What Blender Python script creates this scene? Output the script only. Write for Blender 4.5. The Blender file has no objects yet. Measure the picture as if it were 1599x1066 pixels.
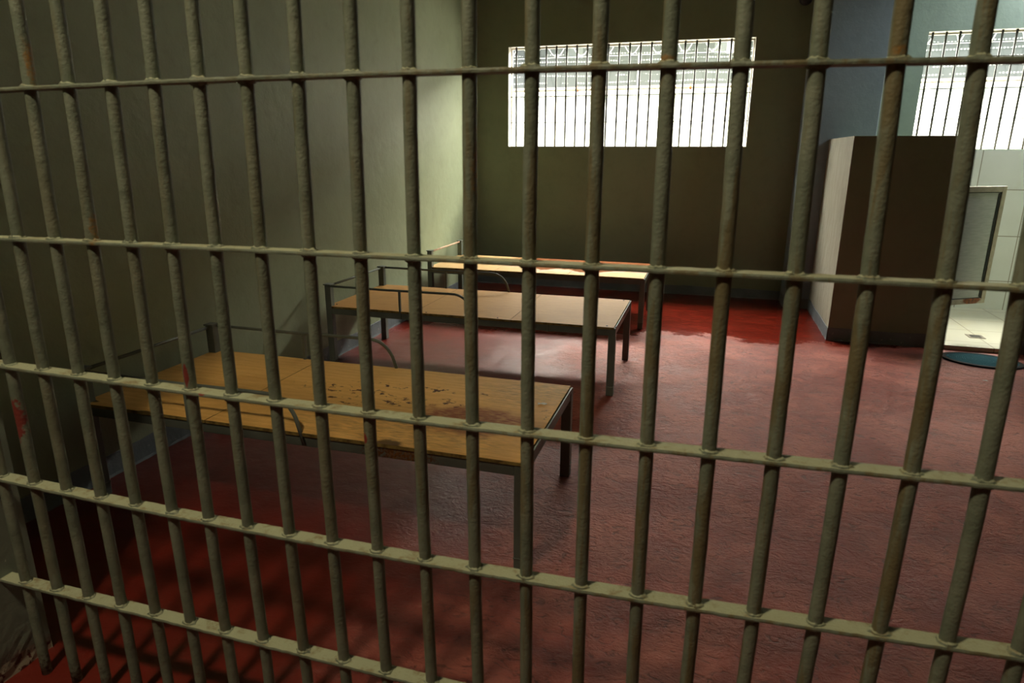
import bpy, bmesh, math, random
from mathutils import Vector, Matrix, Quaternion
random.seed(7)
C = bpy.context.scene.collection
H = 1.379          # camera height above the floor; room X runs along the back wall, Y into depth
FPX = 1031.7176

# ------------------------------------------------------------------ object helpers
def tag(o, label=None, cat=None, group=None, kind=None):
    if label: o['label'] = label
    if cat: o['category'] = cat
    if group: o['group'] = group
    if kind: o['kind'] = kind
    return o

def obj(name, bm, mat, parent=None, smooth=False, bevel=0.0, recalc=True):
    if recalc: bmesh.ops.recalc_face_normals(bm, faces=bm.faces)
    me = bpy.data.meshes.new(name); bm.to_mesh(me); bm.free()
    for m in (mat if isinstance(mat, (list, tuple)) else [mat]): me.materials.append(m)
    if smooth:
        for p in me.polygons: p.use_smooth = True
    o = bpy.data.objects.new(name, me); C.objects.link(o)
    if parent: o.parent = parent
    if bevel:
        b = o.modifiers.new('bevel', 'BEVEL'); b.width = bevel; b.segments = 2; b.limit_method = 'ANGLE'; b.angle_limit = math.radians(40)
    return o

def empty(name, loc=(0, 0, 0), rz=0):
    o = bpy.data.objects.new(name, None); C.objects.link(o); o.location = loc; o.rotation_euler = (0, 0, rz); o.empty_display_size = .1
    return o

def box(bm, x0, x1, y0, y1, z0, z1, mi=0):
    v = [bm.verts.new(p) for p in ((x0,y0,z0),(x1,y0,z0),(x1,y1,z0),(x0,y1,z0),(x0,y0,z1),(x1,y0,z1),(x1,y1,z1),(x0,y1,z1))]
    for f in ((0,3,2,1),(4,5,6,7),(0,1,5,4),(1,2,6,5),(2,3,7,6),(3,0,4,7)):
        bm.faces.new([v[i] for i in f]).material_index = mi
    return v

def tube(bm, pts, r, seg=12, cap=True, r2=None):
    pts = [Vector(p) for p in pts]
    n = len(pts); rings = []
    t0 = (pts[1]-pts[0]).normalized()
    a = Vector((0,0,1)) if abs(t0.z) < .9 else Vector((1,0,0))
    u = (a - t0*a.dot(t0)).normalized()
    for i, p in enumerate(pts):
        if i == 0: t = pts[1]-pts[0]
        elif i == n-1: t = pts[-1]-pts[-2]
        else: t = (pts[i+1]-pts[i]).normalized() + (pts[i]-pts[i-1]).normalized()
        t.normalize()
        u = (u - t*u.dot(t)).normalized(); w = t.cross(u)
        rr = r if r2 is None else r + (r2-r)*i/(n-1)
        rings.append([bm.verts.new(p + (u*math.cos(k*2*math.pi/seg) + w*math.sin(k*2*math.pi/seg))*rr) for k in range(seg)])
    for i in range(n-1):
        for k in range(seg):
            bm.faces.new((rings[i][k], rings[i][(k+1)%seg], rings[i+1][(k+1)%seg], rings[i+1][k]))
    if cap:
        bm.faces.new(rings[0][::-1]); bm.faces.new(rings[-1])
    return rings

def arc(p0, p1, p2, n=8):   # quadratic bend through a corner p1
    p0, p1, p2 = Vector(p0), Vector(p1), Vector(p2)
    return [p0*(1-t)**2 + p1*2*t*(1-t) + p2*t*t for t in [i/n for i in range(n+1)]]

def quad_grid(bm, o, u, v, nu, nv, fn=None):   # subdivided patch
    o, u, v = Vector(o), Vector(u), Vector(v)
    g = []
    for j in range(nv+1):
        row = []
        for i in range(nu+1):
            p = o + u*(i/nu) + v*(j/nv)
            if fn: p = fn(p)
            row.append(bm.verts.new(p))
        g.append(row)
    for j in range(nv):
        for i in range(nu):
            bm.faces.new((g[j][i], g[j][i+1], g[j+1][i+1], g[j+1][i]))

# ------------------------------------------------------------------ material helpers
class NT:
    def __init__(s, name):
        s.m = bpy.data.materials.new(name); s.m.use_nodes = True
        s.t = s.m.node_tree; s.b = s.t.nodes['Principled BSDF']
        s.geo = None
    def n(s, typ, **kw):
        nd = s.t.nodes.new(typ)
        for k, v in kw.items(): setattr(nd, k, v)
        return nd
    def l(s, a, b): s.t.links.new(a, b)
    def setin(s, sock, v):
        if hasattr(v, 'is_output') or isinstance(v, bpy.types.NodeSocket): s.l(v, sock)
        else: sock.default_value = v
    def coord(s, kind='Object', scale=(1,1,1), loc=(0,0,0)):
        c = s.n('ShaderNodeTexCoord'); m = s.n('ShaderNodeMapping')
        m.inputs['Scale'].default_value = scale; m.inputs['Location'].default_value = loc
        s.l(c.outputs[kind], m.inputs[0]); return m.outputs[0]
    def noise(s, vec, scale, detail=4, rough=.55, dist=0, out='Fac'):
        t = s.n('ShaderNodeTexNoise'); s.l(vec, t.inputs['Vector'])
        t.inputs['Scale'].default_value = scale; t.inputs['Detail'].default_value = detail
        t.inputs['Roughness'].default_value = rough; t.inputs['Distortion'].default_value = dist
        return t.outputs[out]
    def ramp(s, fac, a, b, lo=0.0, hi=1.0):
        r = s.n('ShaderNodeMapRange'); r.interpolation_type = 'SMOOTHSTEP'
        s.l(fac, r.inputs['Value']); r.inputs['From Min'].default_value = a; r.inputs['From Max'].default_value = b
        r.inputs['To Min'].default_value = lo; r.inputs['To Max'].default_value = hi
        return r.outputs[0]
    def math(s, op, a, b=0.0, clamp=False):
        m = s.n('ShaderNodeMath', operation=op); m.use_clamp = clamp
        s.setin(m.inputs[0], a); s.setin(m.inputs[1], b); return m.outputs[0]
    def mix(s, fac, a, b, blend='MIX'):
        m = s.n('ShaderNodeMix', data_type='RGBA', blend_type=blend)
        s.setin(m.inputs[0], fac); s.setin(m.inputs[6], a if not isinstance(a, tuple) else (*a, 1)); s.setin(m.inputs[7], b if not isinstance(b, tuple) else (*b, 1))
        return m.outputs[2]
    def spot(s, vec, c, r, amp=.5, nscale=20, soft=.25, detail=4):  # blotch about a point of the surface, 0..1
        a = s.n('ShaderNodeVectorMath', operation='SUBTRACT'); s.l(vec, a.inputs[0]); a.inputs[1].default_value = c
        d = s.n('ShaderNodeVectorMath', operation='DIVIDE'); s.l(a.outputs[0], d.inputs[0]); d.inputs[1].default_value = r
        l = s.n('ShaderNodeVectorMath', operation='LENGTH'); s.l(d.outputs[0], l.inputs[0])
        nz = s.noise(vec, nscale, detail)
        v = s.math('ADD', l.outputs['Value'], s.math('MULTIPLY', s.math('SUBTRACT', nz, .5), amp*2))
        return s.ramp(v, 1-soft, 1+soft, 1, 0)
    def sep(s, vec):
        x = s.n('ShaderNodeSeparateXYZ'); s.l(vec, x.inputs[0]); return x.outputs
    def bump(s, h, strength=.3, dist=.01, normal=None):
        b = s.n('ShaderNodeBump'); s.l(h, b.inputs['Height']); b.inputs['Strength'].default_value = strength
        b.inputs['Distance'].default_value = dist
        if normal: s.l(normal, b.inputs['Normal'])
        return b.outputs[0]
    def out(s, col=None, rough=None, normal=None, metal=None, spec=None):
        for k, v in (('Base Color', col), ('Roughness', rough), ('Metallic', metal), ('Specular IOR Level', spec)):
            if v is not None: s.setin(s.b.inputs[k], (*v, 1) if isinstance(v, tuple) and len(v) == 3 else v)
        if normal is not None: s.l(normal, s.b.inputs['Normal'])
        return s.m

def wall_paint(name, c1, c2, rough=.55, bumpy=.25):
    s = NT(name); v = s.coord('Object')
    f = s.ramp(s.noise(v, 1.3, 5, .6), .3, .7)
    col = s.mix(f, c1, c2)
    f2 = s.ramp(s.noise(v, 9, 6, .7, .6), .45, .75)
    col = s.mix(s.math('MULTIPLY', f2, .25), col, tuple(x*.72 for x in c1))
    sp = s.ramp(s.noise(v, 60, 2, .5), .79, .82)
    col = s.mix(s.math('MULTIPLY', sp, .5), col, tuple(min(1, x*1.7) for x in c1))
    h = s.math('ADD', s.noise(v, 7, 5, .6), s.math('MULTIPLY', s.noise(v, 70, 4, .6), .12))
    return s.out(col, rough, s.bump(h, bumpy, .02), spec=.4)

M_wall = wall_paint('olive_grey_wall_paint', (.275, .312, .20), (.315, .352, .235))
M_wall_back = wall_paint('olive_back_wall_paint', (.235, .27, .175), (.255, .29, .19))
M_pier = wall_paint('blue_lit_pier_paint', (.20, .25, .29), (.22, .27, .31))  # bluish cast of the washroom light put into the pier colour
M_teal = wall_paint('sky_tinted_wall_paint', (.23, .29, .25), (.25, .32, .27))  # teal cast of sky light put into the wall colour
M_jamb = wall_paint('front_wall_paint', (.25, .28, .22), (.28, .31, .25), .5)
M_reveal = wall_paint('window_reveal_paint', (.6, .58, .52), (.66, .64, .58))
M_ceil = wall_paint('ceiling_paint', (.38, .39, .33), (.42, .43, .37))
M_corr = wall_paint('corridor_wall_paint', (.07, .08, .06), (.09, .10, .075))

# lit side of the partition: window light put into paler paint; blotchy plaster streaks
def m_part():
    s = NT('lit_partition_paint'); v = s.coord('Object')
    st = s.noise(s.coord('Object', (14, 14, 2.2)), 1.6, 6, .6)
    col = s.mix(s.ramp(st, .35, .7), (.30, .285, .22), (.37, .355, .29))
    return s.out(col, .6, s.bump(s.noise(v, 12, 5), .3, .02), spec=.35)
M_part = m_part()

def m_base():
    s = NT('baseboard_band_paint'); v = s.coord('Object')
    col = s.mix(s.ramp(s.noise(v, 6, 5), .35, .7), (.14, .165, .18), (.19, .215, .225))
    col = s.mix(s.ramp(s.noise(v, 40, 4), .66, .72), col, (.33, .34, .33))
    return s.out(col, .5, s.bump(s.noise(v, 30, 4), .3, .01), spec=.4)
M_base = m_base()

def m_floor():
    s = NT('red_painted_concrete'); v = s.coord('Object')
    big = s.noise(v, .9, 4, .6, .5)
    mid = s.noise(v, 4.5, 6, .65, .4)
    # trowel texture: long shallow ripples running across the room
    w1 = s.noise(s.coord('Object', (1, 1.7, 1)), 17, 8, .68, 1.6)
    w2 = s.noise(s.coord('Object', (1.0, 1.9, 1)), 62, 4, .62, .6)
    # smooth freshly painted zone near the back wall and under the beds' wall side
    x = s.sep(v)
    yw = s.math('ADD', x[1], s.math('MULTIPLY', s.math('SUBTRACT', s.noise(v, 2.2, 5, .6), .5), 1.2))
    yw = s.math('SUBTRACT', yw, s.math('MULTIPLY', x[0], .12))
    smooth_back = s.ramp(yw, 4.95, 5.35)
    smooth_left = s.ramp(s.math('ADD', x[0], s.math('MULTIPLY', s.math('SUBTRACT', big, .5), .6)), -1.15, -.55, 1, 0)
    smooth = s.math('MAXIMUM', smooth_back, smooth_left)
    roughzone = s.math('SUBTRACT', 1.0, smooth)
    worn = s.math('MULTIPLY', s.ramp(s.math('ADD', s.math('MULTIPLY', mid, .6), s.math('MULTIPLY', big, .5)), .46, .66), roughzone)
    c = s.mix(s.ramp(mid, .3, .7), (.14, .013, .006), (.195, .021, .010))
    c = s.mix(s.math('MULTIPLY', roughzone, .45), c, (.50, .105, .07))
    c = s.mix(s.math('MULTIPLY', worn, .8), c, (.58, .19, .14))  # worn paint, lightened further to carry the window glare
    crack = s.ramp(w1, .36, .46, 1, 0)
    c = s.mix(s.math('MULTIPLY', s.math('MULTIPLY', crack, .55), s.math('ADD', s.math('MULTIPLY', roughzone, .9), .1)), c, (.045, .011, .008))
    dust = s.math('MULTIPLY', s.ramp(w2, .6, .75), s.math('MULTIPLY', worn, .35))
    c = s.mix(dust, c, (.34, .22, .18))
    speck = s.ramp(s.noise(v, 55, 2, .5), .80, .82)
    c = s.mix(s.math('MULTIPLY', speck, .7), c, (.42, .36, .30))
    rg = s.math('ADD', s.math('ADD', .34, s.math('MULTIPLY', worn, .16)), s.math('MULTIPLY', s.ramp(w2, .3, .7), .06))
    rg = s.math('SUBTRACT', rg, s.math('MULTIPLY', smooth_back, .16))
    h = s.math('ADD', s.math('MULTIPLY', w1, 1.0), s.math('MULTIPLY', w2, .30))
    h = s.math('MULTIPLY', h, s.math('ADD', .10, s.math('MULTIPLY', roughzone, s.ramp(mid, .3, .65, .45, 1.05))))
    h = s.math('ADD', h, s.math('MULTIPLY', s.noise(v, 2.5, 3), .9))
    return s.out(c, rg, s.bump(h, .95, .017), spec=s.math('SUBTRACT', .85, s.math('MULTIPLY', smooth_back, .62)))
M_floor = m_floor()

def m_steel():   # welded grille paint, coordinates in metres in the grille's own frame (x along, z up)
    s = NT('grey_green_bar_paint'); v = s.coord('Object')
    col = s.mix(s.ramp(s.noise(v, 14, 4), .3, .7), (.150, .178, .132), (.215, .24, .182))
    # rusty ochre streaks running down the bars
    st = s.noise(s.coord('Object', (38, 38, 4.5)), 1.0, 5, .6, .4)
    m = s.ramp(st, .47, .62)
    right = s.ramp(s.sep(v)[0], -.6, .4, .35, 1.0)
    m = s.math('MULTIPLY', m, right)
    col = s.mix(s.math('MULTIPLY', m, .7), col, (.155, .115, .045))
    red = s.ramp(s.noise(s.coord('Object', (30, 30, 9), (3, 1, 5)), 1.0, 4, .6), .72, .77)
    col = s.mix(s.math('MULTIPLY', red, .55), col, (.20, .075, .035))
    # wiped spots of red floor paint
    for c, r, a in (((-1.150, 0, .765), (.014, .05, .055), .8), ((-.639, 0, .926), (.0055, .05, .026), .5), ((-.2268, 0, .833), (.0075, .05, .011), .4), ((-.30, 0, 1.63), (.004, .05, .008), .4), ((-.20, 0, .872), (.008, .05, .006), .4), ((-.60, -.018, .891), (.008, .05, .005), .4)):
        col = s.mix(s.math('MULTIPLY', s.spot(v, c, r, a, 75, .12), .85), col, (.23, .022, .018))
    for c, r in (((-.822, 0, 1.222), (.010, .05, .03)), ((-.918, 0, 1.55), (.006, .05, .035)), ((.63, -.02, 1.518), (.012, .05, .006)), ((.28, -.02, 1.518), (.05, .05, .005)), ((.02, 0, 1.36), (.012, .05, .06))):
        col = s.mix(s.math('MULTIPLY', s.math('MULTIPLY', s.spot(v, c, r, .9, 80, .35), s.ramp(s.noise(v, 150, 4, .7), .35, .6, .2, .8)), 1.0), col, (.30, .15, .03))
    # chips
    ch = s.ramp(s.noise(v, 85, 2), .78, .80)
    col = s.mix(s.math('MULTIPLY', ch, .5), col, (.42, .43, .36))
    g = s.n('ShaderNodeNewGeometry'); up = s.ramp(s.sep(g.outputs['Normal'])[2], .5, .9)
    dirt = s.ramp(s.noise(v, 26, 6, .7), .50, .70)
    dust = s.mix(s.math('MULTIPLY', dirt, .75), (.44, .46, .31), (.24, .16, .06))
    col = s.mix(s.math('MULTIPLY', up, .9), col, dust)  # pale top dust, brightened further so the rail tops look lit
    # corroded feet near the floor
    zz = s.sep(v)[2]
    foot = s.math('MULTIPLY', s.ramp(s.math('ADD', zz, s.math('MULTIPLY', s.noise(v, 30, 5), .12)), .06, .16, 1, 0), s.ramp(s.noise(v, 90, 4), .42, .6))
    col = s.mix(foot, col, (.05, .03, .015))
    h = s.math('ADD', s.noise(v, 45, 4, .6), s.math('MULTIPLY', s.noise(v, 180, 3), .35))
    return s.out(col, .58, s.bump(h, .55, .004), spec=.3)
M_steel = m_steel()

def m_bed(name='bed_frame_paint', rust=None):
    s = NT(name); v = s.coord('Object')
    col = s.mix(s.ramp(s.noise(v, 8, 4), .3, .7), (.125, .145, .125), (.165, .185, .16))
    ch = s.ramp(s.noise(v, 38, 4, .6), .72, .75)
    col = s.mix(ch, col, (.06, .045, .03))
    for c, r in (rust or []):
        m = s.spot(v, c, r, .7, 45, .3)
        m = s.math('MULTIPLY', m, s.ramp(s.noise(v, 120, 4, .7), .44, .55))
        col = s.mix(m, col, (.14, .05, .012))
        m2 = s.math('MULTIPLY', s.spot(v, c, (r[0]*.4, r[1], r[2]*.8), .9, 60, .3), s.ramp(s.noise(v, 170, 4, .7), .42, .6, .1, .8))
        col = s.mix(m2, col, (.30, .13, .03))
    return s.out(col, .42, s.bump(s.noise(v, 60, 4), .15, .005), spec=.45)
M_bedpaint = m_bed()
M_bedpaint1 = m_bed('bed_frame_paint_rusty', [((1.41, 0, .385), (.13, .3, .05))])

def m_ply(name, c1, c2, glossy=.42, stains=None, wet=False):
    s = NT(name); v = s.coord('Object')
    grain = s.noise(s.coord('Object', (3, 26, 8)), 4, 7, .65, .8)
    fine = s.noise(s.coord('Object', (14, 120, 20)), 3, 4, .6, .4)
    cath = s.n('ShaderNodeTexWave', wave_type='BANDS', bands_direction='Y'); s.l(s.coord('Object', (.6, 2.2, 1)), cath.inputs['Vector'])
    cath.inputs['Scale'].default_value = 3.4; cath.inputs['Distortion'].default_value = 9; cath.inputs['Detail'].default_value = 3; cath.inputs['Detail Scale'].default_value = 1.2
    f = s.math('ADD', s.math('MULTIPLY', grain, .85), s.math('MULTIPLY', cath.outputs[1], .15))
    col = s.mix(s.ramp(f, .25, .75), c1, c2)
    col = s.mix(s.math('MULTIPLY', s.ramp(fine, .5, .7), .22), col, tuple(x*.55 for x in c1))
    blot = s.ramp(s.noise(v, 3.2, 5, .6), .5, .75)
    col = s.mix(s.math('MULTIPLY', blot, .25), col, tuple(x*.62 for x in c1))
    rg = glossy
    for kind, c, r in (stains or []):
        if kind == 'fleck':
            m = s.math('MULTIPLY', s.spot(v, c, r, .8, 28, .3), s.ramp(s.noise(s.coord('Object', (1, 1.3, 1)), 30, 4, .6), .56, .60))
            col = s.mix(s.math('MULTIPLY', m, .92), col, (.055, .014, .012))
        elif kind == 'red':
            m = s.spot(v, c, r, .45, 14, .35)
            m = s.math('MULTIPLY', m, s.ramp(s.noise(s.coord('Object', (10, 40, 1)), 3, 5), .3, .6, .45, 1))
            col = s.mix(s.math('MULTIPLY', m, .85), col, (.26, .05, .02))
        elif kind == 'burn':
            m = s.spot(v, c, r, .5, 30, .25); col = s.mix(s.math('MULTIPLY', m, .85), col, (.035, .018, .008))
        elif kind == 'dirt':
            m = s.math('MULTIPLY', s.spot(v, c, r, .6, 6, .5), s.ramp(s.noise(s.coord('Object', (8, 50, 1)), 3, 5), .4, .65))
            col = s.mix(s.math('MULTIPLY', m, .45), col, (.15, .12, .06))
    if wet:
        x = s.sep(v)
        y = s.math('ADD', x[1], s.math('MULTIPLY', s.math('SUBTRACT', s.noise(s.coord('Object', (1, .6, 1)), 3.4, 4, .5), .5), .95))
        m = s.math('MULTIPLY', s.ramp(y, .27, .34), s.ramp(x[0], .5, .75))
        col = s.mix(s.math('MULTIPLY', m, .9), col, (.27, .085, .035))
        band = s.math('MULTIPLY', s.math('MULTIPLY', s.ramp(y, .13, .2), s.ramp(y, .27, .33, 1, 0)), s.ramp(x[0], .5, .9))
        col = s.mix(s.math('MULTIPLY', band, .7), col, (.62, .43, .36))
        rg = s.math('SUBTRACT', .42, s.math('MULTIPLY', m, .2))
    # raw edges show the layers
    g = s.n('ShaderNodeNewGeometry'); up = s.ramp(s.sep(g.outputs['Normal'])[2], .4, .8, 1, 0)
    col = s.mix(up, col, s.mix(s.ramp(s.noise(v, 30, 4), .4, .7), (.30, .22, .07), (.13, .085, .03)))
    return s.out(col, rg, s.bump(s.math('ADD', fine, s.noise(v, 2.2, 2)), .12, .004), spec=.22)
ST1 = [('fleck', (.99, .33, .41), (.10, .035, .1)), ('fleck', (1.20, .39, .41), (.17, .045, .1)), ('fleck', (1.43, .43, .41), (.06, .05, .1)), ('fleck', (.93, .45, .41), (.2, .05, .1)), ('fleck', (1.25, .55, .41), (.3, .03, .1)),
       ('red', (1.56, .29, .41), (.22, .13, .2)), ('burn', (1.36, .005, .41), (.05, .03, .1)), ('dirt', (1.35, .12, .41), (.4, .12, .2)), ('dirt', (1.72, .62, .41), (.2, .15, .2)), ('fleck', (1.83, .42, .41), (.05, .05, .1)),
       ('burn', (.035, .03, .41), (.03, .01, .1)), ('burn', (.33, .0, .41), (.03, .006, .05))]
M_ply1 = m_ply('worn_plywood', (.72, .41, .12), (.84, .51, .18), .55, ST1)
M_ply2 = m_ply('clean_plywood', (.47, .245, .075), (.56, .315, .11), .55)
M_ply3 = m_ply('stained_plywood', (.58, .38, .18), (.64, .44, .22), .4, None, True)

def simple(name, col, rough=.5, metal=0., nscale=20, var=.25, bump=.1):
    s = NT(name); v = s.coord('Object')
    c = s.mix(s.ramp(s.noise(v, nscale, 5), .3, .7), tuple(x*(1-var) for x in col), tuple(min(1, x*(1+var)) for x in col))
    return s.out(c, rough, s.bump(s.noise(v, nscale*3, 3), bump, .004), metal=metal)
M_screw = simple('dark_screw_metal', (.02, .018, .015), .5)
M_paper = simple('white_paper', (.88, .87, .84), .7, 0, 60, .1)
M_wgrille = simple('window_bar_paint', (.03, .03, .02), .55)
M_pipe = simple('outside_pipe_paint', (.34, .28, .22), .45)
M_dark = simple('dark_plastic', (.03, .033, .033), .4)
M_drain = simple('drain_metal', (.20, .17, .13), .45, .6)
M_alum = simple('door_frame_metal', (.42, .39, .34), .4, .35, 12, .2)
M_cover = simple('rust_cover', (.24, .07, .02), .7, 0, 60, .6)

def m_tiles(name, su, sv, ou, ov, axes, col=(.74, .75, .72), grout=(.36, .33, .27), g=.004, rough=.25, dirt=(.5, .45, .3), dirtamt=.2):
    s = NT(name); v = s.coord('Object'); x = s.sep(v)
    def line(a, size, off):
        f = s.math('DIVIDE', s.math('SUBTRACT', a, off), size)
        f = s.math('FRACT', f); f = s.math('ABSOLUTE', s.math('SUBTRACT', f, .5))
        return s.ramp(f, .5-g/size*1.1, .5-g/size*.6)
    m = s.math('MAXIMUM', line(x[axes[0]], su, ou), line(x[axes[1]], sv, ov))
    c = s.mix(s.ramp(s.noise(v, 2, 4), .3, .7), col, tuple(y*.93 for y in col))
    c = s.mix(s.math('MULTIPLY', s.ramp(s.noise(v, 4, 6, .7), .5, .75), dirtamt), c, dirt)
    c = s.mix(m, c, grout)
    return s.out(c, rough, s.bump(s.math('SUBTRACT', 1.0, m), .25, .003), spec=.45)
M_tile_wall = m_tiles('white_wall_tiles', .385, .40, 2.23, .295, (0, 2), (.60, .61, .58), (.27, .24, .19))
M_tile_floor = m_tiles('cream_floor_tiles', .40, .40, 1.66, 5.55, (0, 1), (.50, .48, .385), (.28, .24, .16), .005, .35, (.50, .42, .22), .5)

def m_door():
    s = NT('brushed_door_panel'); v = s.coord('Object')
    c = s.mix(s.ramp(s.noise(s.coord('Object', (2, 2, 14)), 6, 4), .3, .7), (.40, .41, .42), (.47, .48, .49))
    return s.out(c, .4, s.bump(s.noise(v, 30, 3), .08, .004), metal=.3)
M_door = m_door()
def m_door_frame():
    s = NT('door_frame_aluminium'); v = s.coord('Object')
    c = s.mix(s.ramp(s.noise(v, 25, 5), .3, .7), (.34, .30, .24), (.42, .37, .31))
    m = s.spot(v, (.33, 0, .335), (.085, .1, .035), .6, 30, .2)
    c = s.mix(m, c, s.mix(s.ramp(s.noise(v, 60, 4), .35, .6), (.30, .085, .02), (.12, .04, .02)))
    return s.out(c, .45, metal=.25)
M_doorframe = m_door_frame()

def m_mat():
    s = NT('teal_woven_mat'); v = s.coord('Object')
    w = s.n('ShaderNodeTexWave', wave_type='RINGS', rings_direction='Z'); s.l(s.coord('Object', (1, 1.3, 1)), w.inputs['Vector'])
    w.inputs['Scale'].default_value = 26; w.inputs['Distortion'].default_value = 3; w.inputs['Detail'].default_value = 2
    c = s.mix(w.outputs[1], (.015, .075, .10), (.04, .17, .22))
    return s.out(c, .9, s.bump(w.outputs[1], .6, .006), spec=.2)
M_mat = m_mat()
M_matrim = simple('black_mat_binding', (.008, .009, .01), .8)

# outside
def m_outwall():
    s = NT('sunlit_white_render'); v = s.coord('Object')
    c = s.mix(s.ramp(s.noise(v, 1.5, 4), .3, .7), (.80, .79, .76), (.86, .85, .82))
    return s.out(c, .8)
M_outwall = m_outwall()
def m_sheet():   # grey corrugated sheet; its shade and the light in its gaps painted as colour
    s = NT('shaded_perforated_sheet'); v = s.coord('Object'); x = s.sep(v)
    zz = s.math('ADD', x[2], s.math('MULTIPLY', s.math('SUBTRACT', s.noise(v, 1.1, 2), .5), .05))
    a = s.math('ABSOLUTE', s.math('SUBTRACT', s.math('FRACT', s.math('DIVIDE', zz, .085)), .5))
    row = s.ramp(a, .06, .11, 1, 0)
    b = s.math('ABSOLUTE', s.math('SUBTRACT', s.math('FRACT', s.math('DIVIDE', x[0], .034)), .5))
    dot = s.ramp(b, .24, .34, 1, 0)
    gap = s.ramp(s.noise(s.coord('Object', (3, 1, 12)), 1.4, 2), .42, .5)
    m = s.math('MULTIPLY', s.math('MULTIPLY', row, dot), gap)
    c = s.mix(m, (.035, .038, .04), (.32, .32, .32))
    return s.out(c, .5)
M_sheet = m_sheet()
M_ground = simple('outside_concrete', (.12, .115, .105), .8, 0, 5, .2)
M_roof = simple('roof_slab_concrete', (.35, .34, .32), .8, 0, 5, .2)

# ------------------------------------------------------------------ the setting
XL, YB, ZC = -2.44, 6.88, 3.75
XR = 3.7
YF = 1.158         # room side of the front wall
def struct(name, bm, m, **k): return tag(obj(name, bm, m, **k), kind='structure')

bm = bmesh.new(); quad_grid(bm, (XL-.3, -2.2, 0), (XR-XL+.6, 0, 0), (0, YB+2.5, 0), 30, 40)
f = struct('floor', bm, M_floor)
bm = bmesh.new(); box(bm, XL-.25, XR+.25, -2.2, YB+.17, ZC, ZC+.15); struct('ceiling', bm, M_ceil)
bm = bmesh.new(); box(bm, XL-.2, XL, -2.2, YB+.15, -.05, ZC); struct('wall_left', bm, M_wall)
bm = bmesh.new(); box(bm, XR, XR+.2, -2.2, YB+.15, -.05, ZC); struct('wall_right', bm, M_wall)

# back wall with two openings, reveals painted pale
W1 = (-2.072, .275, 1.452, 2.408)
W2 = (1.665, 3.35, 1.432, 2.392)
def wall_with_hole(name, x0, x1, y0, y1, hole, mat):
    a, b, c, d = hole
    bm = bmesh.new()
    xs, zs = (x0, a, b, x1), (-.05, c, d, ZC)
    for y, flip in ((y0, False), (y1, True)):
        g = [[bm.verts.new((x, y, z)) for x in xs] for z in zs]
        for j in range(3):
            for i in range(3):
                if i == 1 and j == 1: continue
                bm.faces.new((g[j][i], g[j][i+1], g[j+1][i+1], g[j+1][i]))
        if flip: G1 = g
        else: G0 = g
    ring = [(1, 1), (1, 2), (2, 2), (2, 1)]
    for k in range(4):
        (j, i), (j2, i2) = ring[k], ring[(k+1) % 4]
        fc = bm.faces.new((G0[j][i], G0[j2][i2], G1[j2][i2], G1[j][i])); fc.material_index = 1
    for (j, i), (j2, i2) in (((0,0),(0,3)), ((0,3),(3,3)), ((3,3),(3,0)), ((3,0),(0,0))):
        bm.faces.new((G0[j][i], G0[j2][i2], G1[j2][i2], G1[j][i]))
    bmesh.ops.remove_doubles(bm, verts=bm.verts, dist=1e-5)
    return struct(name, bm, [mat, M_reveal])
wall_with_hole('wall_back', XL, .90, YB, YB+.15, W1, M_wall_back)
wall_with_hole('wall_back_washroom', .90, XR, YB, YB+.15, W2, M_teal)
bm = bmesh.new(); box(bm, .727, 1.31, 6.55, YB, 0, ZC); struct('wall_pier', bm, M_pier, bevel=.006)

# stall partition: side wall and front wall with a doorway
bm = bmesh.new()
box(bm, .945, 1.045, 5.52, 6.55, 0, 1.512)
box(bm, .945, .949, 5.4205, 5.5205, 0, 1.5115)
struct('wall_stall_side', bm, M_part)
bm = bmesh.new()
box(bm, .949, 1.655, 5.42, 5.52, 0, 1.512)
struct('wall_stall_front', bm, M_wall_back, bevel=.004)
bm = bmesh.new()
box(bm, 2.16, XR, 5.42, 5.52, 0, 1.512)
struct('wall_stall_right', bm, M_wall_back, bevel=.004)
# raised tiled floor and tiled dado
bm = bmesh.new(); box(bm, 1.045, XR, 5.44, YB, 0, .034); struct('floor_tiled', bm, M_tile_floor, bevel=.004)
bm = bmesh.new(); box(bm, 1.655, 2.16, 5.405, 5.44, 0, .034); struct('trim_1', bm, M_tile_floor, bevel=.003)
bm = bmesh.new(); box(bm, 1.31, XR, YB-.012, YB, .034, 1.425); struct('wall_tiled', bm, M_tile_wall)

# painted skirting bands with ragged lower edges
def band(name, p, q, n, h=.095, t=.004):
    p, q, n = Vector(p), Vector(q), Vector(n)
    bm = bmesh.new(); L = (q-p).length; N = max(6, int(L/.03)); d = (q-p)/N
    prev = None
    for i in range(N+1):
        b = p + d*i
        ht = h + .003*math.sin(i*.35) + random.uniform(-.0015, .0015)
        cur = [bm.verts.new(b + n*.0006), bm.verts.new(b + n*(t + random.uniform(0, .006))), bm.verts.new(b + n*t + Vector((0, 0, .012))), bm.verts.new(b + n*t + Vector((0, 0, ht-.002))), bm.verts.new(b + n*.0006 + Vector((0, 0, ht)))]
        if prev:
            for k in range(4): bm.faces.new((prev[k], cur[k], cur[k+1], prev[k+1]))
        prev = cur
    return struct(name, bm, M_base, recalc=True)
band('baseboard_left', (XL, YF, 0), (XL, YB, 0), (1, 0, 0), .105)
band('baseboard_back', (XL, YB, 0), (.727, YB, 0), (0, -1, 0), .092)
band('baseboard_pier_side', (.727, YB, 0), (.727, 6.55, 0), (-1, 0, 0), .092)
band('baseboard_pier', (.727, 6.55, 0), (.945, 6.55, 0), (0, -1, 0), .09)
band('baseboard_stall_side', (.945, 6.55, 0), (.945, 5.42, 0), (-1, 0, 0), .1)
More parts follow.
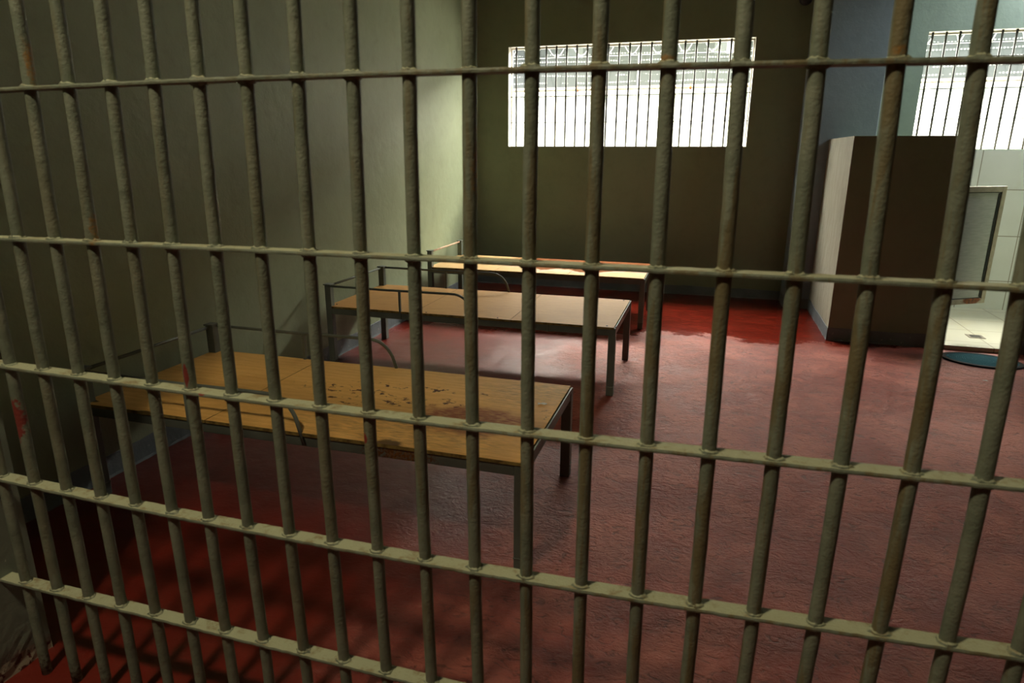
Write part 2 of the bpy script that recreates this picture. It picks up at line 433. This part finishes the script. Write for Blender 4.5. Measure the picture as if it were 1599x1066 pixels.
band('baseboard_stall_front', (.945, 5.42, 0), (1.655, 5.42, 0), (0, -1, 0), .1)
band('baseboard_stall_right', (2.16, 5.42, 0), (XR, 5.42, 0), (0, -1, 0), .1)

# front wall stubs either side of the grille; the left one has a chipped base
def m_jamb():
    s = NT('chipped_jamb_paint'); v = s.coord('Object')
    c = s.mix(s.ramp(s.noise(v, 5, 5), .3, .7), (.20, .235, .19), (.245, .28, .225))
    c = s.mix(s.ramp(s.noise(v, 52, 2), .77, .79), c, (.48, .48, .40))
    z = s.sep(v)[2]
    rag = s.math('ADD', z, s.math('MULTIPLY', s.math('SUBTRACT', s.noise(v, 12, 6, .7), .5), .16))
    c = s.mix(s.ramp(rag, .02, .07, 1, 0), c, (.10, .022, .018))
    c = s.mix(s.math('MULTIPLY', s.ramp(rag, .02, .055, 1, 0), s.ramp(s.noise(v, 45, 4), .47, .52)), c, (.40, .37, .28))
    return s.out(c, .5, s.bump(s.noise(v, 14, 5), .5, .01), spec=.35)
M_jamb2 = m_jamb()
def jamb_fn(p):
    k = max(0., 1-abs(p.z)/.12)
    return p + Vector((random.uniform(-.006, .001)*k if p.x > -1.8 else 0, 0, 0))
bm = bmesh.new()
quad_grid(bm, (-1.722, .93, -.02), (0, YF-.93, 0), (0, 0, ZC+.02), 10, 160, jamb_fn)
quad_grid(bm, (-2.6, .93, -.02), (.878, 0, 0), (0, 0, ZC+.02), 6, 160)
quad_grid(bm, (-1.722, YF, -.02), (-.72, 0, 0), (0, 0, ZC+.02), 6, 160)
struct('wall_front', bm, M_jamb2, recalc=False)
bm = bmesh.new(); box(bm, 1.05, XR, .93, YF, 0, ZC); struct('wall_front_right', bm, M_jamb)
bm = bmesh.new(); box(bm, -1.722, 1.05, .98, YF, 2.62, ZC); struct('wall_front_lintel', bm, M_jamb)
bm = bmesh.new(); box(bm, XL-.2, XR+.2, -2.2, -2.05, -.02, ZC); struct('wall_corridor', bm, M_corr)

# ------------------------------------------------------------------ the welded front grille
GX, GY, DPSI = -.3968, 1.0934, .009966
BC = [-1.2544, -1.1474, -1.0477, -0.9448, -0.8439, -0.741, -0.6404, -0.5372, -0.432, -0.3263, -0.219, -0.111, -0.0024, 0.1051, 0.215, 0.3234, 0.4283, 0.533, 0.6365, 0.7387, 0.8387, 0.9421]
BA = [0.0046, 0.0093, 0.0076, 0.0073, 0.0043, 0.0044, 0.0039, 0.0023, -0.0017, -0.0004, 0.0014, -0.0012, -0.0019, -0.0026, -0.0026, -0.0037, -0.0017, 0.0019, 0.003, 0.0042, -0.0039, -0.0039]
BQ = [0.01455, -0.03319, -0.03498]
RZ = [[-0.00947, -0.00121, 1.50806], [-0.00195, -0.0003, 1.19816], [0.01066, 0.0, 0.88312], [0.01897, 0.00622, 0.5722], [-0.00115, -0.0224, 0.26206]]
def bar_u(k, h):            # gentle bow of each hand-welded bar
    z = h - H + .5; i = k+2; kk = (min(k, 17)-9)/10; q = BQ[0]+BQ[1]*kk+BQ[2]*kk*kk
    zc = max(-.66, min(.64, z))
    return BC[i] + BA[i]*z + q*(zc*zc + 2*zc*(z-zc)*.6)
grille = empty('cell_front_grille', (GX, GY, 0), DPSI)
tag(grille, 'grey-green welded steel bar grille closing the front of the cell', 'bar grille')
BR = .0124
for k in range(-2, 20):
    bm = bmesh.new()
    hs = [-.01 + i*.055 for i in range(49)]
    tube(bm, [(bar_u(k, h) + random.uniform(-.0004, .0004), random.uniform(-.0004, .0004), h) for h in hs], BR, 20)
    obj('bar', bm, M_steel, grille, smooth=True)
rails = RZ + [[0, 0, 1.815], [0, 0, 2.12], [0, 0, 2.43]]
uL, uR = -1.722-GX, 1.05-GX+.01
for j, co in enumerate(rails):
    bm = bmesh.new(); N = 260; prev = None; ju = []
    for k in range(-2, 20): ju.append(bar_u(k, co[2]))
    zf = lambda u: co[0]*u*u + co[1]*u + co[2]
    for i in range(N+1):
        u = uL + (uR-uL)*i/N; z = zf(u)
        n1, n2 = random.uniform(-.0009, .0009), random.uniform(-.0007, .0007)
        t, w = .0034, .018
        cur = [bm.verts.new(p) for p in ((u, -w+n1, z-t), (u, -w-.0006+n1, z+n2), (u, -w+.001+n1, z+t), (u, w-.001, z+t+n2*.4), (u, w, z), (u, w-.0006, z-t))]
        if prev:
            for a in range(6): bm.faces.new((prev[a], prev[(a+1) % 6], cur[(a+1) % 6], cur[a]))
        else: bm.faces.new(cur)
        prev = cur
    bm.faces.new(prev[::-1])
    for u in ju:            # weld beads round each bar
        z = zf(u)
        for sgn in (1, -1):
            if sgn < 0 and random.random() < .55: continue
            seg = 18; r1 = []; r2 = []; r3 = []
            for a in range(seg):
                an = 2*math.pi*a/seg; e = random.uniform(.0015, .005) * (1.25 if math.sin(an) < 0 else .8)
                cs, sn = math.cos(an), math.sin(an)
                r1.append(bm.verts.new((u+cs*(BR-.001), sn*(BR-.001), z+sgn*(t+e+.0012))))
                r2.append(bm.verts.new((u+cs*(BR+e*.7), sn*(BR+e*.6), z+sgn*(t+e*.7))))
                r3.append(bm.verts.new((u+cs*(BR+e*1.9), sn*(BR+e*.9), z+sgn*(t-.0016))))
            for a in range(seg):
                b = (a+1) % seg
                bm.faces.new((r1[a], r1[b], r2[b], r2[a])); bm.faces.new((r2[a], r2[b], r3[b], r3[a]))
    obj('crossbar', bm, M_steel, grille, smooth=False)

# ------------------------------------------------------------------ window grilles
def window_grille(x0, x1, z0, z1, bx, y, label):
    g = empty('window_grille', ((x0+x1)/2, y, z0)); cx = (x0+x1)/2
    tag(g, label, 'window bars', 'barred grilles in the high windows')
    x = bx
    while x < x1-.01:
        bm = bmesh.new(); tube(bm, [(x-cx, 0, 0), (x-cx, 0, (z1-z0)/2), (x-cx, 0, z1-z0)], .009, 10)
        obj('bar', bm, M_wgrille, g, smooth=True); x += .1034
    for z in (1.688, 1.938, 2.188):
        bm = bmesh.new(); box(bm, x0-cx, x1-cx, -.012, .012, z-z0-.003, z-z0+.003)
        obj('crossbar', bm, M_wgrille, g)
    return g
window_grille(W1[0], W1[1], W1[2], W1[3], -2.003, YB+.05, 'dark iron bar grille across the wide high window above the beds')
window_grille(W2[0], W2[1], W2[2], W2[3], 1.708, YB+.05, 'dark iron bar grille in the high window above the white tiles')
# slim window frames set in the openings
for nm, (a, b, c, d) in (('window_1', W1), ('window_2', W2)):
    bm = bmesh.new(); t = .014; y0, y1 = YB+.095, YB+.125
    box(bm, a, a+t, y0, y1, c, d); box(bm, b-t, b, y0, y1, c, d)
    box(bm, a+t, b-t, y0, y1, d-t, d); box(bm, a+t, b-t, y0, y1, c, c+t*.5)
    struct(nm, bm, M_reveal)

# ------------------------------------------------------------------ bunks
def bed(x0, x1, y0, y1, h, mp, mply, label, guards=True, rails_mat=None, screws=True, seams=(.3275, .664)):
    L, W = x1-x0, y1-y0
    B = empty('plank_bed', (x0, y0, 0)); tag(B, label, 'bed', 'steel frame plank beds along the left wall')
    s = .042; hp = h+.137
    for lx, ly in ((0, 0), (0, W-s), (L-s, 0), (L-s, W-s)):
        top = hp if lx == 0 else h-.006
        bm = bmesh.new(); box(bm, lx, lx+s, ly, ly+s, 0, top)
        box(bm, lx-.0025, lx+s+.0025, ly-.0025, ly+s+.0025, .052, .058)        # welded foot joint
        o = obj('leg', bm, mp, B, bevel=.003)
        if lx == 0:
            bm = bmesh.new(); box(bm, lx-.006, lx+s+.004, ly-.006, ly+s+.006, hp, hp+.008); obj('cap', bm, mp, o, bevel=.002)
        else:
            bm = bmesh.new(); box(bm, lx+.001, lx+s-.001, ly+.001, ly+s-.001, 0, .012); obj('foot', bm, M_dark, o)
    bm = bmesh.new(); t = .040; ft, fb = h-.012, h-.012-.040
    box(bm, s, L-s, .002, .030, fb, ft); box(bm, s, L-s, W-.030, W-.002, fb, ft)
    box(bm, .004, .034, s, W-s, fb, ft); box(bm, L-.034, L-.004, s, W-s, fb, ft)
    for cx in (L*.335, L*.665): box(bm, cx-.016, cx+.016, .03, W-.03, fb+.01, ft)
    box(bm, L-.006, L+.001, s*.4, W-s*.4, ft-.004, h+.001)                     # end lip angle
    box(bm, 1.482, 1.494, -.003, .004, fb-.003, ft)                            # weld seam
    obj('frame', bm, mp, B, bevel=.002)
    cuts = (.004,) + tuple(L*q for q in seams) + (L-.010,)
    for i in range(len(cuts)-1):
        a, b = cuts[i]+.0015, cuts[i+1]-.0015
        bm = bmesh.new(); nx, ny = 8, 6; w_ = random.uniform(.0005, .002)
        xa = max(a, s+.002) if i == 0 else a
        def warp(p, a=a, b=b, w_=w_): return p + Vector((0, 0, w_*math.sin((p.x-a)/(b-a)*math.pi)))
        quad_grid(bm, (xa, -.003, h), (b-xa, 0, 0), (0, W+.004, 0), nx, ny, warp)
        quad_grid(bm, (xa, -.003, h-.012), (b-xa, 0, 0), (0, W+.004, 0), nx, ny)
        bm.verts.ensure_lookup_table(); n0 = (nx+1)*(ny+1)
        per = [i_ for i_ in range(nx+1)] + [(nx+1)*r+nx for r in range(1, ny+1)] + [(nx+1)*ny+c for c in range(nx-1, -1, -1)] + [(nx+1)*r for r in range(ny-1, 0, -1)]
        for q in range(len(per)):
            p1, p2 = per[q], per[(q+1) % len(per)]
            bm.faces.new((bm.verts[p1], bm.verts[p2], bm.verts[p2+n0], bm.verts[p1+n0]))
        if i == 0:                                                            # tongue between the posts
            box(bm, .006, xa, s+.002, W-s-.002, h-.012, h)
        obj('board', bm, mply, B)
    for sx, sy in () if not screws else ((L-.055, .024), (L-.05, W-.03), (.70, .022), (.70, W-.022), (1.17, .02), (.045, s+.02)):
        bm = bmesh.new(); tube(bm, [(sx, sy, h-.001), (sx, sy, h+.003)], .005, 10); obj('screw', bm, M_screw, B, smooth=False)
    bm = bmesh.new(); tube(bm, [(s/2, s*.5, hp-.006), (s/2, W-s*.5, hp-.006)], .0075, 12); obj('head_rail', bm, rails_mat or mp, B, smooth=True)
    if guards:
        for yy, out in ((.006, -1), (W-.006, 1)):
            bm = bmesh.new()
            pts = [Vector((s*.5, yy, hp-.004)), Vector((.45, yy, hp-.007)), Vector((.86, yy, hp-.004))] + arc((.88, yy, hp-.004), (.965, yy, hp-.004), (1.0, yy+out*.003, h+.055), 8)[1:] + [Vector((1.03, yy+out*.008, h-.045))]
            tube(bm, pts, .0075, 12)
            g = obj('guard_rail', bm, mp, B, smooth=True)
            bm = bmesh.new(); box(bm, .524, .538, yy-.007+out*.004, yy+.007+out*.004, h-.05, hp-.01); obj('upright', bm, mp, g, bevel=.002)
    return B
M_headrail3 = simple('lit_pinkish_rail', (.50, .33, .23), .5, 0, 30, .2)  # warm bright colour carries the window light falling on this rail
bed(-2.36, -.505, 1.885, 2.66, .415, M_bedpaint1, M_ply1, 'nearest plank bed, its orange-tan boards spotted with dark red stains', screws=False, seams=(.3275,))
bed(-2.355, -.465, 3.695, 4.475, .420, M_bedpaint, M_ply2, 'middle plank bed with clean pale plywood boards and curved guard rails')
bed(-2.345, -.455, 5.325, 6.105, .420, M_bedpaint, M_ply3, 'farthest plank bed with wet reddish brown patches on its boards', guards=False, rails_mat=M_headrail3, screws=False)

# ------------------------------------------------------------------ loose things
def scrap(loc, rz, sx, sy, label, lift=.004):
    bm = bmesh.new()
    quad_grid(bm, (-sx, -sy, 0), (2*sx, 0, 0), (0, 2*sy, 0), 6, 3, lambda p: p + Vector((0, random.uniform(-.2, .2)*sy, .001 + lift*abs(math.sin(p.x/sx*2+p.y/sy)))))
    o = obj('paper_scrap', bm, M_paper); o.location = loc; o.rotation_euler = (0, 0, rz)
    s = o.modifiers.new('thick', 'SOLIDIFY'); s.thickness = .0008
    tag(o, label, 'scrap'); return o
scrap((-.58, 2.405, .4165), .25, .018, .008, 'small white scrap lying on the boards of the nearest bed')
scrap((1.765, 4.666, .001), .1, .014, .006, 'tiny white scrap on the red floor in front of the teal mat')

mat = empty('floor_mat', (1.90, 5.145, 0), -.22); tag(mat, 'oval teal mat with a black border before the tiled doorway', 'mat')
def oval(bm, rx, ry, z0, z1, n=56, hole=None):
    o1 = [bm.verts.new((rx*math.cos(2*math.pi*i/n), ry*math.sin(2*math.pi*i/n), z1)) for i in range(n)]
    o0 = [bm.verts.new((rx*math.cos(2*math.pi*i/n)*1.01, ry*math.sin(2*math.pi*i/n)*1.01, z0)) for i in range(n)]
    for i in range(n): bm.faces.new((o0[i], o0[(i+1) % n], o1[(i+1) % n], o1[i]))
    if hole:
        h1 = [bm.verts.new((hole[0]*math.cos(2*math.pi*i/n), hole[1]*math.sin(2*math.pi*i/n), z1)) for i in range(n)]
        for i in range(n): bm.faces.new((o1[i], o1[(i+1) % n], h1[(i+1) % n], h1[i]))
    else: bm.faces.new(o1)
bm = bmesh.new(); oval(bm, .218, .152, .001, .010); obj('pad', bm, M_mat, mat)
bm = bmesh.new(); oval(bm, .240, .178, .001, .012, hole=(.213, .148)); obj('border', bm, M_matrim, mat)

# drain in the raised floor
dr = empty('floor_drain', (2.045, 5.74, .034), 0); tag(dr, 'square metal drain let into the cream tiled floor', 'drain')
bm = bmesh.new(); box(bm, -.055, .055, -.055, .055, 0, .003); obj('plate', bm, M_drain, dr)
bm = bmesh.new()
for i in range(5): box(bm, -.035, .035, -.034+i*.015, -.027+i*.015, .003, .0042)
obj('slots', bm, M_dark, dr)

# low washroom door, swung inward
DA = math.radians(32)
door = empty('door_1', (1.66, 5.475, 0), DA); tag(door, kind='structure')
dw, d0, d1, fr = .462, .305, 1.168, .040
bm = bmesh.new(); y0, y1 = 0, .03
box(bm, .0, fr, y0, y1, d0, d1); box(bm, dw-fr, dw, y0, y1, d0, d1)
box(bm, fr, dw-fr, y0, y1, d1-fr, d1); box(bm, fr, dw-fr, y0, y1, d0, d0+fr)
tag(obj('door_frame', bm, M_doorframe, door, bevel=.002))
bm = bmesh.new(); box(bm, fr+.004, dw-fr-.012, .008, .022, d0+fr+.004, d1-fr-.004)
tag(obj('door_panel', bm, M_door, door))
bm = bmesh.new(); a = fr
for (p0, p1, q0, q1) in ((fr, dw-fr, d0+fr, d0+fr+.006), (fr, dw-fr, d1-fr-.006, d1-fr), (dw-fr-.012, dw-fr, d0+fr, d1-fr), (dw-fr-.022, dw-fr-.017, d0+fr+.01, d1-fr-.01)):
    box(bm, p0, p1, .005, .012, q0, q1)
obj('gasket', bm, M_dark, door)
for hz in (.42, 1.05):
    bm = bmesh.new(); tube(bm, [(.0, -.004, hz-.04), (.0, -.004, hz+.04)], .007, 10); obj('hinge', bm, M_alum, door)

# dark round fitting high on the back wall beside the pier
lf = empty('wall_fitting', (.652, YB, 2.70)); tag(lf, 'dark round fitting high on the back wall beside the pier', 'wall fitting')
bm = bmesh.new(); tube(bm, [(0, -.001, 0), (0, -.03, 0)], .04, 20); obj('mount', bm, M_dark, lf)
bm = bmesh.new(); bmesh.ops.create_uvsphere(bm, u_segments=20, v_segments=12, radius=.055, matrix=Matrix.Translation((0, -.055, -.01)) @ Matrix.Diagonal((1, .8, 1, 1))); obj('cover', bm, M_dark, lf, smooth=True)

# ------------------------------------------------------------------ outside the windows
OY = 8.9
bm = bmesh.new(); box(bm, -7, 8, OY, OY+.2, -.3, 2.16); struct('wall_outside', bm, M_outwall)
bm = bmesh.new(); quad_grid(bm, (-9, YB+.15, -.02), (18, 0, 0), (0, OY-YB, 0), 2, 2); struct('ground_outside', bm, M_ground)
bm = bmesh.new()
for (a, b) in ((-7, -1.915), (-1.705, -.105), (.125, 8)):
    box(bm, a, b, OY+.02, OY+.04, 2.16, 4.2)
for (a, b) in ((-1.915, -1.705), (-.105, .125)):
    box(bm, a, b, OY+.02, OY+.04, 2.16, 2.545)
struct('trim_2', bm, M_sheet)
bm = bmesh.new(); quad_grid(bm, (-7, OY+.6, 1.9), (15, 0, 0), (0, 0, 2.6), 2, 2); struct('wall_far_outside', bm, M_outwall)
pipe = empty('outside_pipe', (0, OY-.06, 2.175)); tag(pipe, 'pale horizontal pipe along the top of the sunlit outside wall', 'pipe')
bm = bmesh.new(); tube(bm, [(-6, 0, 0), (0, 0, 0), (7, 0, 0)], .024, 14); obj('pipe_run', bm, M_pipe, pipe, smooth=True)
for x in (-1.75, -.35, 1.0, 3.15):
    bm = bmesh.new(); tube(bm, [(x-.012, 0, 0), (x+.012, 0, 0)], .031, 14); box(bm, x-.012, x+.012, 0, .06, -.02, .02); obj('bracket', bm, M_cover, pipe)
for x in (-2.05, .02):
    dp = empty('downpipe', (x, OY-.06, 0)); tag(dp, 'pale vertical downpipe on the outside wall, %s' % ('towards the left end of the wide window' if x < -1 else 'towards the right end of the wide window'), 'pipe', 'downpipes on the outside wall')
    bm = bmesh.new(); tube(bm, [(0, 0, 0), (0, 0, 1), (0, 0, 2.14)], .035, 14); obj('pipe_run', bm, M_pipe, dp, smooth=True)
    bm = bmesh.new(); box(bm, -.045, .045, .0, .06, 1.2, 1.22); obj('clip', bm, M_pipe, dp)
# coiled razor wire along the top
def coil(xa, xb, label):
    bm = bmesh.new(); n = int((xb-xa)/.30); pts = []
    for i in range(n*24+1):
        a = i/24*2*math.pi; pts.append((xa+(xb-xa)*i/(n*24), .1*math.cos(a), .1*math.sin(a)))
    tube(bm, pts, .005, 6)
    tube(bm, [(xa, .11, -.1), (xb, .11, -.1)], .003, 6)
    for px in [xa + (xb-xa)*t for t in (0, .5, 1)]: tube(bm, [(px, .128, -.498), (px, .128, -.1)], .008, 8)
    o = obj('razor_wire', bm, M_reveal); o.location = (0, OY-.12, 2.66); tag(o, label, 'wire')
coil(-3.2, 1.2, 'coiled pale razor wire seen at the top of the wide window')
coil(1.6, 5.2, 'coiled pale razor wire seen at the top of the window above the tiles')

# ------------------------------------------------------------------ camera
cam = bpy.data.cameras.new('camera'); co = bpy.data.objects.new('camera', cam); C.objects.link(co)
pitch, roll, psi = math.radians(15.84666676), math.radians(.23307803), math.radians(-16.39553719)
r = Vector((1, 0, 0)); F = Vector((0, math.cos(pitch), -math.sin(pitch))); U = Vector((0, math.sin(pitch), math.cos(pitch)))
c_, s_ = math.cos(roll), math.sin(roll)
R3 = c_*r + s_*U; U3 = -s_*r + c_*U
Rz = Matrix.Rotation(-psi, 3, 'Z')
R3, U3, F = Rz @ R3, Rz @ U3, Rz @ F
co.matrix_world = Matrix(((R3.x, U3.x, -F.x, 0), (R3.y, U3.y, -F.y, 0), (R3.z, U3.z, -F.z, H), (0, 0, 0, 1)))
cam.sensor_width = 36; cam.sensor_fit = 'HORIZONTAL'; cam.lens = FPX/1599*36; cam.clip_start = .02; cam.clip_end = 100
cam.dof.use_dof = True; cam.dof.focus_distance = 4.0; cam.dof.aperture_fstop = 5.6
bpy.context.scene.camera = co

# ------------------------------------------------------------------ light
def area(name, loc, target, sx, sy, power, col):
    l = bpy.data.lights.new(name, 'AREA'); l.shape = 'RECTANGLE'; l.size = sx; l.size_y = sy; l.energy = power; l.color = col
    o = bpy.data.objects.new(name, l); C.objects.link(o); o.location = loc
    o.rotation_euler = (Vector(target)-Vector(loc)).to_track_quat('-Z', 'Y').to_euler(); return o
sun = bpy.data.lights.new('sun', 'SUN'); so = bpy.data.objects.new('sun', sun); C.objects.link(so)
sun.energy = 13; sun.angle = .01; sun.color = (1, .95, .86)
so.rotation_euler = Vector((.1, .40, -.91)).to_track_quat('-Z', 'Y').to_euler()
# area lamp added out of view above the outside wall, stands in for sky
area('sky_fill', (.8, 8.0, 3.35), (.8, 7.35, 2.55), 8.5, 1.3, 1350, (1, .98, .86))
# corridor lamp behind and to the left of the viewer
sp = bpy.data.lights.new('corridor_lamp', 'SPOT'); spo = bpy.data.objects.new('corridor_lamp', sp); C.objects.link(spo)
sp.energy = 130; sp.color = (1, .86, .60); sp.shadow_soft_size = .13; sp.spot_size = math.radians(112); sp.spot_blend = .55
spo.location = (-1.15, -.30, 3.6); spo.rotation_euler = (Vector((-.55, 1.5, .2))-Vector((-1.15, -.30, 3.6))).to_track_quat('-Z', 'Y').to_euler()
# cool spot added out of sight to the right, stands in for a side window
wl = bpy.data.lights.new('washroom_fill', 'SPOT'); wlo = bpy.data.objects.new('washroom_fill', wl); C.objects.link(wlo)
wl.energy = 90; wl.color = (.90, .95, .95); wl.shadow_soft_size = .2; wl.spot_size = math.radians(110); wl.spot_blend = .6
wlo.location = (3.1, 5.9, 3.1); wlo.rotation_euler = (Vector((2.1, 6.9, 1.2))-Vector((3.1, 5.9, 3.1))).to_track_quat('-Z', 'Y').to_euler()

w = bpy.data.worlds.new('world'); bpy.context.scene.world = w; w.use_nodes = True
bg = w.node_tree.nodes['Background']
sky = w.node_tree.nodes.new('ShaderNodeTexSky'); sky.sky_type = 'NISHITA'; sky.sun_disc = False; sky.sun_elevation = math.radians(60); sky.sun_rotation = math.radians(190)
w.node_tree.links.new(sky.outputs[0], bg.inputs[0]); bg.inputs[1].default_value = .35

sc = bpy.context.scene
sc.view_settings.view_transform = 'Standard'; sc.view_settings.look = 'None'; sc.view_settings.exposure = .82; sc.view_settings.gamma = .91
sc.cycles.use_denoising = True
sc.cycles.max_bounces = 8; sc.cycles.diffuse_bounces = 6; sc.cycles.glossy_bounces = 3
sc.cycles.sample_clamp_indirect = 6
